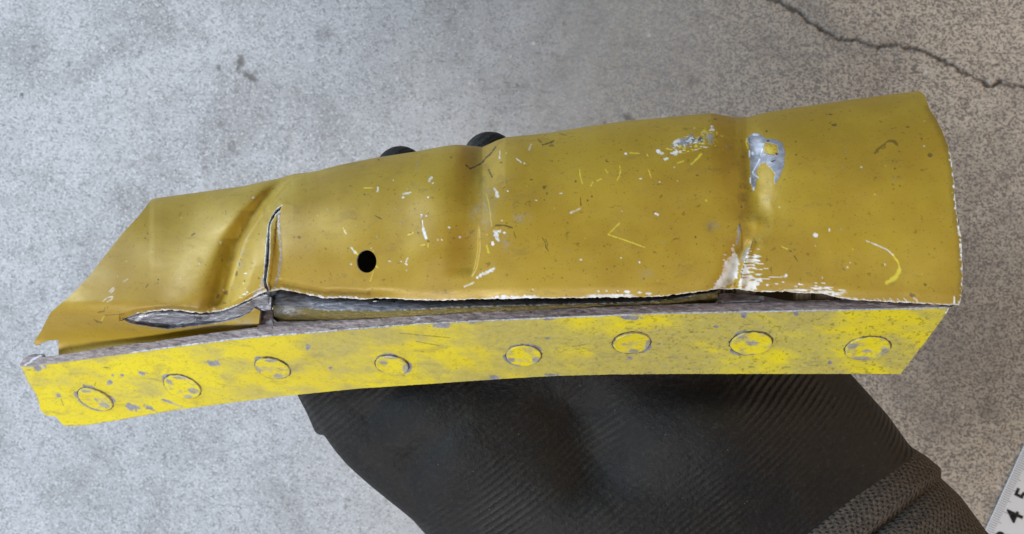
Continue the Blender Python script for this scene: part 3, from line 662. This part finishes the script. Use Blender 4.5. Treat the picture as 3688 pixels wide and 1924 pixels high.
fx = np.arange(60, 3436, 3.0); fv = np.linspace(0, 1, 118)
FX = np.tile(fx, (118, 1)); ybot = np.interp(fx, [60, 231, 467, 1002, 1575, 2004, 2434, 3450], [1545, 1545, 1515, 1436, 1388, 1360, 1352, 1352]); ytop = YT(fx) - 5
FY = ytop[None, :] + fv[:, None] * (ybot - ytop)[None, :]
fcx = (FX[:-1, :-1] + FX[1:, 1:]) / 2; fcy = (FY[:-1, :-1] + FY[1:, 1:] + FY[:-1, 1:] + FY[1:, :-1]) / 4
build_sheet('flange', FX, FY, flange_depth, inside(fl_poly, fcx, fcy), [fl_poly], [M_yel, M_edge], frag, flange_wear, rim=0.0022)

# ---- rivets: flush heads, each its own part
chips = [[(-.15, -.75, .35, .2), (.35, .45, .42, .35), (.1, .0, .2, .2)], [(.5, .3, .42, .34), (.0, .8, .35, .18), (-.55, -.45, .22, .35), (.3, -.8, .6, .2)], [(.1, .7, .4, .3), (.2, -.8, .5, .2), (-.9, .0, .2, .5)],
         [(-.45, -.3, .36, .3), (.85, .35, .35, .7), (.1, -.85, .6, .2)], [(-.75, .35, .35, .32), (.7, .35, .35, .35)], [(.15, .72, .4, .28), (-.4, .05, .16, .16), (.85, .1, .2, .7)], [(.05, -.05, .4, .3), (-.5, -.6, .3, .2), (.2, .95, .7, .15)],
         [(-.7, -.25, .34, .3), (.8, .25, .25, .45), (-.1, .8, .6, .25), (.0, .2, .3, .2)]]
for i, (x, y, r) in enumerate(rivets):
    p, e1, e2, n = frame(x, y); R = r * float(flange_depth(np.array(float(x)), np.array(float(y)))) / F
    rr = np.array([0, .12, .25, .38, .5, .6, .7, .78, .85, .9, .94, .965, .985, 1.0]); hh = np.array([.00024] * 9 + [.00023, .00021, .00016, .00002, -.0003]); na = 64
    th = np.linspace(0, 2 * math.pi, na, endpoint=False)
    wob = 1 + .012 * np.sin(3 * th + i) + .01 * np.sin(5 * th + 2 * i)
    U = (rr[:, None] * np.cos(th) * wob); Vv = (rr[:, None] * np.sin(th) * wob)
    tilt = .00006 * (math.cos(i * 2.1) * U + math.sin(i * 2.1) * Vv)
    Hh = hh[:, None] + tilt * 2.5 + .00016 * (rr[:, None] < .985) - .00018 * np.clip(1 - (rr[:, None] / .9) ** 2, 0, 1) + (fbm(U * 4 + i * 9, Vv * 4, 5, 2) - .5) * .00008
    V = p + (U * R)[..., None] * e1 + (Vv * R)[..., None] * e2 + Hh[..., None] * n
    idx = np.arange(len(rr) * na).reshape(len(rr), na); nx = np.roll(idx, -1, 1)
    f = np.stack([idx[:-1], idx[1:], nx[1:], nx[:-1]], -1).reshape(-1, 4)
    Xp = (U * 70 + 500 * i); Yp = Vv * 70
    W = Wear(Xp, Yp)
    for (cx, cy, a, b) in chips[i]: W.blob(CH, 500 * i + cx * 70, cy * 70, a * 60, b * 60, 0, .8, .45)
    rg = np.hypot(U, Vv)
    W.add(CH, sstep(.93, .99, rg + W.n1 * .1) * .5); W.add(DK, sstep(.95, .985, rg + W.n1 * .05) * .85 * (.3 + .7 * sstep(.35, .6, vnoise(np.arctan2(Vv, U) * 1.3 + 9, rg * 0 + i * 3.7, 8)))); W.add(CH, sstep(.55, .7, fbm(Xp / 30, Yp / 30, 60 + i)) * .35)
    W.add(DK, sstep(.62, .74, fbm(Xp / 9, Yp / 9, 80 + i)) * .25)
    make_obj('rivet', V.reshape(-1, 3), f, [M_yel], frag, True, None, np.clip(W.a, 0, 1).reshape(-1, 4))

# ---- raw cut edge of the flange plate
ce_up = [(73, 1311), (80, 1297), (92, 1286), (112, 1278), (148, 1277), (153, 1287), (212, 1279), (258, 1273), (400, 1250), (467, 1240), (563, 1230), (672, 1213), (808, 1194), (928, 1179), (940, 1120), (982, 1117), (984, 1150), (998, 1160),
         (1199, 1154), (1321, 1150), (1443, 1142), (1600, 1132), (1717, 1122), (1908, 1114), (2200, 1105), (2372, 1098), (2582, 1092), (2586, 1061), (2616, 1056), (2698, 1061), (2747, 1067), (2840, 1084), (2948, 1084), (3035, 1080),
         (3135, 1084), (3321, 1093), (3440, 1101)]
ce_poly = rough_poly([(*p, 1.6) for p in ce_up[:-1]] + [(3440, 1101, .5)] + [(x, y + 2.5, .3) for x, y in fl_top[::-1]], 5, 1, 31)
def cut_depth(X, Y, idx=None):
    u = YT(X) - Y
    return D_F + OFF(X) + .62 * u * PX + (fbm(X / 40, Y / 14, 61, 3) - .5) * 0.0007 * sstep(0, 8, u) + 0.0009 * sstep(28, 48, u)
def cut_wear(X, Y):
    W = Wear(X, Y)
    W.line(DK, [(2586, 1092), (2650, 1089), (2740, 1088)], 2.4, .95, .3); W.line(WH, [(2600, 1088), (2735, 1084)], 1.8, .6); W.blob(WH, 2745, 1073, 14, 9, 0, .45, 1.5); W.blob(WH, 970, 1160, 12, 6, -.3, .5)
    W.line(WH, fl_top[6:14], 1.8, .6, 2.0); W.line(WH, fl_top[13:], 2.0, .8, 1); W.line(WH, [(92, 1314), (130, 1288), (148, 1280)], 4, .5, 1)
    W.line(WH, [(1488, 1160), (1520, 1142), (1560, 1135)], 3, .25)
    W.line(DK, [(1908, 1122), (1912, 1127)], 3, .8); W.add(DK, sstep(.62, .75, fbm(X / 30, Y / 8, 66, 3)) * .4)
    return np.clip(W.a, 0, 1)
cy0 = np.minimum(np.interp(fx, [p[0] for p in ce_up], [p[1] for p in ce_up]) - 8, YT(fx) - 30); cy1 = YT(fx) + 8
kv = np.linspace(0, 1, 26); GX = np.tile(fx, (26, 1)); GY = cy0 + kv[:, None] * (cy1 - cy0)
cen = lambda A: (A[:-1, :-1] + A[1:, 1:] + A[:-1, 1:] + A[1:, :-1]) / 4
build_sheet('cut_edge', GX, GY, cut_depth, inside(ce_poly, cen(GX), cen(GY)), [ce_poly], [M_cut, M_cut], frag, cut_wear, rim=0.0015)

# ---- lip of inner angle right of the split: scraped grey face over an olive bead
ridge = lerp_pts([(976, 1098), (984, 1100), (1090, 1109), (1199, 1118), (1389, 1120), (1500, 1113), (1690, 1104), (1908, 1098), (2200, 1091), (2290, 1089), (2426, 1076), (2535, 1056), (2590, 1048)])
lb = [(987, 1147), (994, 1158), (1009, 1164), (1199, 1160), (1321, 1156), (1443, 1148), (1600, 1138), (1717, 1128), (1908, 1120), (2200, 1110), (2372, 1104), (2584, 1097)]
lt = [(2586, 1055), (2580, 1030), (2400, 1040), (1700, 1050), (1430, 1055), (1424, 1090), (1380, 1086), (1340, 1089), (1334, 1070), (1172, 1060), (1060, 1040), (1030, 1046), (976, 1068)]
lip_poly = rough_poly([(*p, .8) for p in lb] + [(*p, 1.2) for p in lt] + [(983, 1100, .8)], 5, 1, 41)
def lip_depth(X, Y, idx=None):
    r = ridge(X); up = np.clip(r - Y, 0, 200); dn = np.clip(Y - r, 0, 100)
    fade = sstep(2600, 1300, X)
    d = 0.1748 + up * PX * (1.15 + .5 * (1 - fade)) + 0.0016 * (dn / 42) ** 2.2 + 0.0008 * (1 - fade)
    d = d + (fbm(X / 24, Y / 10, 44, 3) - .5) * 0.0004
    d = d + 0.0016 * sstep(1040, 985, X) ** 2
    return d + OFF(X)
def lip_wear_shade(X, Y):
    W = Wear(X, Y); r = ridge(X)
    W.add(YE, sstep(-3, 3, Y - r + W.n1 * 9 + W.n2 * 8))
    W.soft(CH, 1010, 1125, 40, 22, .6)
    W.a[..., YE] *= 1 - .8 * np.exp(-(((X - 1030) / 46) ** 2 + ((Y - 1120) / 14) ** 2)) * (W.n1 > -.1)
    W.line(WH, [(1125, 1106), (1160, 1098), (1240, 1092)], 2.2, .6, 1.4); W.line(WH, [(1110, 1098), (1150, 1086)], 2, .4, 1.4); W.line(WH, [(1010, 1082), (1040, 1072)], 2, .45, 1.4)
    W.line(WH, [(x, float(ridge(x))) for x in range(1480, 2540, 60)], 1.6, .35, 2)
    W.add(DK, .35 * sstep(1300, 2300, X) + .5 * sstep(12, 40, Y - r) * .6)  # painted shadow: deeper towards the right and below the ridge
    return np.clip(W.a, 0, 1)
lx = np.arange(970, 2592, 3.0); lv = np.linspace(0, 1, 44); LX = np.tile(lx, (44, 1)); LY = 1026 + lv[:, None] * (1170 - 1026) + 0 * LX
build_sheet('torn_lip', LX, LY, lip_depth, inside(lip_poly, cen(LX), cen(LY)), [lip_poly], [M_lip, M_lip], frag, lip_wear_shade, rim=0.001)

# ---- fracture face showing through the tear on the left
ff_poly = rough_poly([(425, 1151, .5), (470, 1172, .5), (536, 1186, .5), (604, 1193, .5), (672, 1186, .5), (753, 1177, .5), (808, 1167, .5), (862, 1154, .5), (912, 1126, .5), (938, 1118, .5), (975, 1116, 1.5), (977, 1072, 1.0),
                      (962, 1062, 1.0), (945, 1058, .5), (900, 1066, .5), (835, 1088, .5), (760, 1100, .5), (672, 1104, .5), (560, 1104, .5), (480, 1122, .5)], 5, 1, 51)
_tu = np.array(tear_up); _tl = np.array(tear_lo + [(945, 1112), (985, 1112)])
def ff_depth(X, Y, idx=None):
    yu = np.interp(X, _tu[:, 0], _tu[:, 1]); yl = np.interp(X, _tl[:, 0], _tl[:, 1])
    du = skin_depth_front(X, yu - 6); dl = skin_depth_front(np.minimum(X, 915), yl + 6) - OFF(np.minimum(X, 915)) + OFF(X)
    k = np.clip((yl - Y) / np.maximum(yl - yu, 4), -.4, 1.6)
    d = dl + (du - dl) * sstep(0, 1, k) * .75 + 0.0004
    d = np.maximum(d, np.where(k > .9, du + 0.0007, 0)); d = np.maximum(d, np.where(k < .1, dl + 0.0005, 0))
    return d + (fbm(X / 22, Y / 9, 46, 3) - .5) * 0.0005 + 0.0012 * sstep(.75, 1.1, k)
def ff_marks(X, Y):
    W = Wear(X, Y)
    W.line(WH, [(475, 1162), (500, 1148), (540, 1130), (575, 1122)], 4.5, .8, 1.4); W.blob(WH, 512, 1135, 18, 8, -.5, .9); W.line(WH, [(560, 1172), (575, 1168)], 2, .6)
    for a in [[(670, 1172), (705, 1152)], [(715, 1170), (760, 1145)], [(640, 1170), (660, 1160)], [(735, 1165), (790, 1140), (815, 1130)], [(810, 1150), (850, 1128)]]: W.line(WH, a, 2.0, .5, 1.5)
    W.add(DK, .12 * sstep(1150, 1125, Y) * (X < 800)); W.blob(DK, 712, 1142, 14, 10, 0, .6, 1.4)  # darker towards the upper edge, plus one dark blot
    return np.clip(W.a, 0, 1)
qx = np.arange(420, 984, 3.0); qv = np.linspace(0, 1, 50); QX = np.tile(qx, (50, 1)); QY = 1050 + qv[:, None] * 150 + 0 * QX
build_sheet('fracture_face', QX, QY, ff_depth, inside(ff_poly, cen(QX), cen(QY)), [ff_poly], [M_lip, M_lip], frag, ff_marks, rim=0.001)

# ------------------------------------------------------------------ gloved hand
hand = bpy.data.objects.new('gloved_hand', None); sc.collection.objects.link(hand)
hand['label'] = 'hand in a black rubber coated work glove gripping the metal fragment from below'
hand['category'] = 'hand'
A = np.array([0.64, 0.768]); N = np.array([0.768, -0.64])

def se(c, k): return np.sign(c) * np.abs(c) ** k

def tube_px(centers, depth, rad, na=28):
    """round finger: centre line in photograph pixels + depth, radius in metres; closed, rounded tip"""
    C = np.stack([unproj(x, y, d) for (x, y), d in zip(centers, depth)])
    # resample smoothly
    s = np.linspace(0, 1, len(C)); ss = np.linspace(0, 1, 26)
    def cr(a):
        out = np.zeros((len(ss), a.shape[1]))
        for q, u in enumerate(ss):
            k = min(int(u * (len(a) - 1)), len(a) - 2); f = u * (len(a) - 1) - k
            p0, p1, p2, p3 = a[max(k - 1, 0)], a[k], a[k + 1], a[min(k + 2, len(a) - 1)]
            out[q] = .5 * ((2 * p1) + (-p0 + p2) * f + (2 * p0 - 5 * p1 + 4 * p2 - p3) * f * f + (-p0 + 3 * p1 - 3 * p2 + p3) * f ** 3)
        return out
    Cc = cr(C); Rr = np.interp(ss, s, rad)
    # rounded end
    tip = Cc[-1] - Cc[-2]; tip /= np.linalg.norm(tip); r = Rr[-1]
    ext = [(math.sin(a) * r, math.cos(a) * r) for a in np.linspace(0.25, 1.5, 6)]
    Cc = np.concatenate([Cc, np.stack([Cc[-1] + tip * e for e, _ in ext])]); Rr = np.concatenate([Rr, [q for _, q in ext]])
    th = np.linspace(0, 2 * math.pi, na, endpoint=False); V = []
    for i in range(len(Cc)):
        t = Cc[min(i + 1, len(Cc) - 1)] - Cc[max(i - 1, 0)]; t /= np.linalg.norm(t) + 1e-12
        u = np.cross(t, [0, 0, 1.0]); u /= np.linalg.norm(u) + 1e-12; v = np.cross(u, t)
        V.append(Cc[i] + Rr[i] * (np.cos(th)[:, None] * u + np.sin(th)[:, None] * v))
    return np.stack(V)

def rings_to_mesh(V):
    m, na = V.shape[:2]; idx = np.arange(m * na).reshape(m, na); nx = np.roll(idx, -1, 1)
    f = [tuple(q) for q in np.stack([idx[:-1], nx[:-1], nx[1:], idx[1:]], -1).reshape(-1, 4)]
    f.append(tuple(idx[0][::-1])); f.append(tuple(idx[-1]))
    return [tuple(v) for v in V.reshape(-1, 3)], f

L_n = lerp_pts([(1700, -40), (1774, -88), (1850, -104), (1930, -128), (1962, -100), (1992, -40), (2040, -66), (2120, -70), (2170, -50), (2212, 0), (2240, -12), (2300, -60), (2455, -56), (2800, -40), (3335, 120), (3480, 190), (4600, 260)])
R_n = lerp_pts([(1700, 1240), (1900, 1360), (2300, 1470), (2700, 1492), (2990, 1492), (3100, 1497), (3200, 1500), (3335, 1490), (3400, 1512), (3466, 1524), (3495, 1502), (3590, 1514), (3740, 1505), (4600, 1500)])
def palm_ring(t, dc, Hf, na=96, ex=2.3, scale=1.0):
    ln, rn = L_n(t), R_n(t); c = (ln + rn) / 2; hw = (rn - ln) / 2 * scale
    th = np.linspace(0, 2 * math.pi, na, endpoint=False)
    nn = c + hw * se(np.cos(th), 2 / ex); sn = se(np.sin(th), 2 / ex)
    X = A[0] * t + N[0] * nn; Y = A[1] * t + N[1] * nn
    front = np.clip(sn, 0, 1)
    bump = 0.0085 * np.exp(-(((X - 1560) / 300) ** 2 + ((Y - 1640) / 230) ** 2)) + 0.0075 * np.exp(-(((X - 2620) / 330) ** 2 + ((Y - 1560) / 230) ** 2))
    vd, _, _ = seg_dist(X, Y, 2040, 1340, 2140, 1640)
    bump -= 0.0055 * np.exp(-(vd / 130) ** 2)
    bump += 0.0035 * np.exp(-(((X - 2150) / 420) ** 2 + ((Y - 1900) / 130) ** 2))
    wr = 0.0011 * np.sin((t + 60 * np.sin(nn / 210)) / 46) * np.exp(-((nn - 10) / 170) ** 2)
    gap = sstep(1330, 1480, Y)          # stays behind the fragment
    D = dc - Hf * sn * (scale if scale < 1 else 1) - front * (bump * gap + wr)
    return unproj(X, Y, D)
ts = np.concatenate([np.linspace(1760, 2480, 60), np.linspace(2510, 3380, 40)])
rings = [palm_ring(1700, .2205, .021, scale=.35), palm_ring(1715, .2205, .021, scale=.65), palm_ring(1735, .2205, .021, scale=.86)]
for t in ts: rings.append(palm_ring(t, .2205, np.interp(t, [1760, 2400, 3000, 3380], [.0195, .0215, .0220, .0200])))
verts, faces = rings_to_mesh(np.stack(rings))
def addpart(V):
    v, f = rings_to_mesh(V); o = len(verts)
    verts.extend(v); faces.extend([tuple(i + o for i in q) for q in f])
fing = [([(1960, 1300), (1780, 1080), (1590, 830), (1444, 618)], [.221, .2145, .2095, .2060], [.0105, .0098, .0090, .0066]),
        ([(2250, 1180), (2080, 960), (1910, 740), (1764, 572)], [.221, .2145, .2095, .2060], [.0108, .0100, .0092, .0070]),
        ([(2520, 1050), (2380, 880), (2230, 720), (2100, 610)], [.221, .2145, .2100, .2065], [.0104, .0098, .0090, .0070]),
        ([(2700, 900), (2620, 790), (2520, 690), (2420, 620)], [.221, .2150, .2105, .2068], [.0092, .0086, .0078, .0062]),
        ([(1620, 1720), (1360, 1520), (1190, 1300), (1140, 1120)], [.222, .2190, .2190, .2190], [.0150, .0135, .0105, .0080])]
for c, d, r in fing: addpart(tube_px(c, d, r))
me = bpy.data.meshes.new('glove'); me.from_pydata(verts, [], faces); me.update()
bm = bmesh.new(); bm.from_mesh(me); bmesh.ops.recalc_face_normals(bm, faces=bm.faces); bm.to_mesh(me); bm.free()
tmp = bpy.data.objects.new('glove_tmp', me); sc.collection.objects.link(tmp)
rm = tmp.modifiers.new('r', 'REMESH'); rm.mode = 'VOXEL'; rm.voxel_size = 0.0009; rm.use_smooth_shade = True
sm = tmp.modifiers.new('s', 'SMOOTH'); sm.factor = 0.5; sm.iterations = 5
dg = bpy.context.evaluated_depsgraph_get(); gm = bpy.data.meshes.new_from_object(tmp.evaluated_get(dg))
bpy.data.objects.remove(tmp); bpy.data.meshes.remove(me)
gm.name = 'glove'
gm.polygons.foreach_set('use_smooth', np.ones(len(gm.polygons), bool))

t = NT('glove_rubber'); c = t.coord()
wv = t.n('ShaderNodeTexWave', wave_type='BANDS', bands_direction='X', wave_profile='SIN')
ang = math.atan2(0.768, 0.64)
mp = t.mapping(c, (1, 1, 1), (0, 0, ang)); t.put(wv.inputs['Vector'], mp)
wv.inputs['Scale'].default_value = 190; wv.inputs['Distortion'].default_value = 1.6; wv.inputs['Detail'].default_value = 2; wv.inputs['Detail Scale'].default_value = 0.35
msk = t.ramp(t.noise(c, 30, 3), .46, .68, .06, .75)
grn = t.noise(c, 2600, 3, .6); mid = t.noise(c, 75, 5, .62, .6)
col = t.mix(t.ramp(mid, .3, .7), lin(20, 20, 22), lin(28, 26, 24))
col = t.mix(t.ramp(grn, .58, .74, 0, .5), col, lin(72, 68, 63))
fz2 = t.noise(c, 700, 4, .75)
col = t.mix(t.ramp(fz2, .52, .74, 0, .4), col, lin(62, 59, 55))
col = t.mix(t.ramp(fz2, .5, .3, 0, .5), col, lin(14, 14, 15))
gmr = t.math('MULTIPLY', t.math('MULTIPLY', wv.outputs['Fac'], msk), t.ramp(grn, .35, .6))
col = t.mix(t.math('MULTIPLY', gmr, .5), col, lin(86, 82, 74))
dst = t.n('ShaderNodeTexVoronoi'); t.put(dst.inputs['Vector'], c); dst.inputs['Scale'].default_value = 260
col = t.mix(t.ramp(dst.outputs['Distance'], .02, .05, .4, 0), col, lin(150, 144, 134))
t.bump(t.math('ADD', t.math('MULTIPLY', t.math('MULTIPLY', wv.outputs['Fac'], msk), 1.0), t.math('ADD', t.math('MULTIPLY', fz2, .8), t.math('MULTIPLY', mid, 2.2))), .75, .0006)
t.set(Base_Color=col, Roughness=.62, Specular_IOR_Level=.28)
gm.materials.clear(); gm.materials.append(t.m)
glove = bpy.data.objects.new('glove', gm); sc.collection.objects.link(glove); glove.parent = hand

# knitted cuff
def knit_mat():
    t = NT('knit_cuff'); uv = t.n('ShaderNodeTexCoord').outputs['UV']; c = t.coord()
    sp = t.n('ShaderNodeSeparateXYZ'); t.put(sp.inputs[0], uv)
    nz = t.noise(c, 420, 3, .6); off = t.math('MULTIPLY', t.math('SUBTRACT', nz, .5), 6.5)
    u = t.math('ADD', t.math('MULTIPLY', sp.outputs[0], 2 * math.pi / 0.0018), off); v = t.math('ADD', t.math('MULTIPLY', sp.outputs[1], 2 * math.pi / 0.0023), off)
    s1 = t.math('MULTIPLY', t.math('SINE', u), t.math('SINE', v))
    fz = t.noise(c, 1500, 3, .7)
    holes = t.ramp(t.math("ADD", s1, t.math("MULTIPLY", t.math("SUBTRACT", fz, .5), 4.5)), .25, .95)
    col = t.mix(t.ramp(fz, .35, .65), lin(54, 50, 45), lin(104, 97, 90))
    col = t.mix(holes, col, lin(22, 20, 19))
    t.bump(t.math('SUBTRACT', t.math('MULTIPLY', fz, .5), holes), .8, .0008)
    return t.set(Base_Color=col, Roughness=.9)
tc = np.concatenate([np.linspace(3325, 3760, 90), np.linspace(3775, 4700, 24)])
rr = []; uvs = []
for q in tc:
    prof = np.interp(q, [3325, 3345, 3400, 3460, 3490, 3520, 3570, 3640, 3760, 4700], [.0190, .0208, .0222, .0218, .0194, .0224, .0240, .0206, .0212, .0200])
    ring = palm_ring(q, np.interp(q, [3325, 4700], [.2205, .2150]), prof, na=160, ex=2.1); rr.append(ring)
    per = np.concatenate([[0], np.cumsum(np.linalg.norm(np.diff(ring, axis=0), axis=1))]); uvs.append(np.stack([per, np.full(160, (q - 3325) * .22 / F)], -1))
V = np.stack(rr); idx = np.arange(V.shape[0] * 160).reshape(-1, 160)
f = np.stack([idx[:-1, :-1], idx[:-1, 1:], idx[1:, 1:], idx[1:, :-1]], -1).reshape(-1, 4)
fl = np.stack([idx[:-1, -1], idx[:-1, 0], idx[1:, 0], idx[1:, -1]], -1)
make_obj('knit_cuff', V.reshape(-1, 3), np.concatenate([f, fl]), [knit_mat()], hand, True, None, None, np.stack(uvs).reshape(-1, 2))

# ------------------------------------------------------------------ steel ruler lying on the floor
ruler = bpy.data.objects.new('ruler', None); sc.collection.objects.link(ruler)
ruler['label'] = 'bright steel ruler with black centimetre numerals lying on the concrete beside the glove cuff'
ruler['category'] = 'ruler'
zt = 0.0009
p1 = unproj(3688., 1607., H - zt); p2 = unproj(3549., 1911., H - zt)
ax = (p1 - p2); ax[2] = 0; ax /= np.linalg.norm(ax); rt = np.array([ax[1], -ax[0], 0])
# a point of the left edge level with the 4 cm graduation
g4 = unproj(3586., 1830., H - zt)
g4 = p2 + ax * np.dot(g4 - p2, ax)
org = g4 - ax * 0.04
ruler.location = (org[0], org[1], 0)
ruler.rotation_euler = (0, 0, math.atan2(ax[1], ax[0]))
# local: x along the ruler, -y away from the graduated edge
t = NT('brushed_steel'); c = t.coord()
b = t.noise(t.mapping(c, (1, 40, 1)), 60, 4, .7)
t.bump(b, .15, .0001)
M_steel = t.set(Base_Color=t.mix(b, lin(222, 226, 232), lin(240, 243, 247)), Metallic=.15, Roughness=t.ramp(b, .3, .7, .30, .42))
t = NT('ruler_ink'); M_ink = t.set(Base_Color=lin(26, 26, 30), Roughness=.5)
t = NT('ruler_engraving'); M_eng = t.set(Base_Color=lin(120, 128, 140), Roughness=.5)
bm = bmesh.new()
bmesh.ops.create_cube(bm, size=1)
for v in bm.verts: v.co = Vector((-.006 + (v.co.x + .5) * .166, -(.5 - v.co.y) * .028, 0.0012 + (v.co.z - .5) * (zt + .0009) - .0003))
for v in bm.verts: v.co.z = zt if v.co.z > 0.0008 else 0.0004
bmesh.ops.bevel(bm, geom=[e for e in bm.edges], offset=.0002, segments=2, affect='EDGES')
me = bpy.data.meshes.new('blade'); bm.to_mesh(me); bm.free(); me.materials.append(M_steel)
o = bpy.data.objects.new('blade', me); sc.collection.objects.link(o); o.parent = ruler
tv, tf = [], []
for k in range(0, 151):
    L = .0054 if k % 10 == 0 else (.0046 if k % 5 == 0 else .0034); x = k * .001; hw = .00011; y0 = -.0003; z = zt + .00006; b0 = len(tv)
    tv += [(x - hw, y0, z), (x + hw, y0, z), (x + hw, y0 - L, z), (x - hw, y0 - L, z)]; tf.append((b0 + 3, b0 + 2, b0 + 1, b0))
o = make_obj('graduation_marks', tv, tf, [M_eng], ruler, False); o['kind'] = 'stuff'
for k in range(1, 16):
    cu = bpy.data.curves.new('numeral', 'FONT'); cu.body = str(k); cu.size = .0104; cu.align_x = 'CENTER'; cu.offset = .00018; cu.resolution_u = 4; cu.extrude = .00004
    to = bpy.data.objects.new('numeral_tmp', cu); sc.collection.objects.link(to)
    dg = bpy.context.evaluated_depsgraph_get(); me = bpy.data.meshes.new_from_object(to.evaluated_get(dg)); bpy.data.objects.remove(to); bpy.data.curves.remove(cu)
    me.materials.clear(); me.materials.append(M_ink)
    o = bpy.data.objects.new('numeral', me); sc.collection.objects.link(o); o.parent = ruler; o.location = (k * .01, -.0120, zt + .0001)
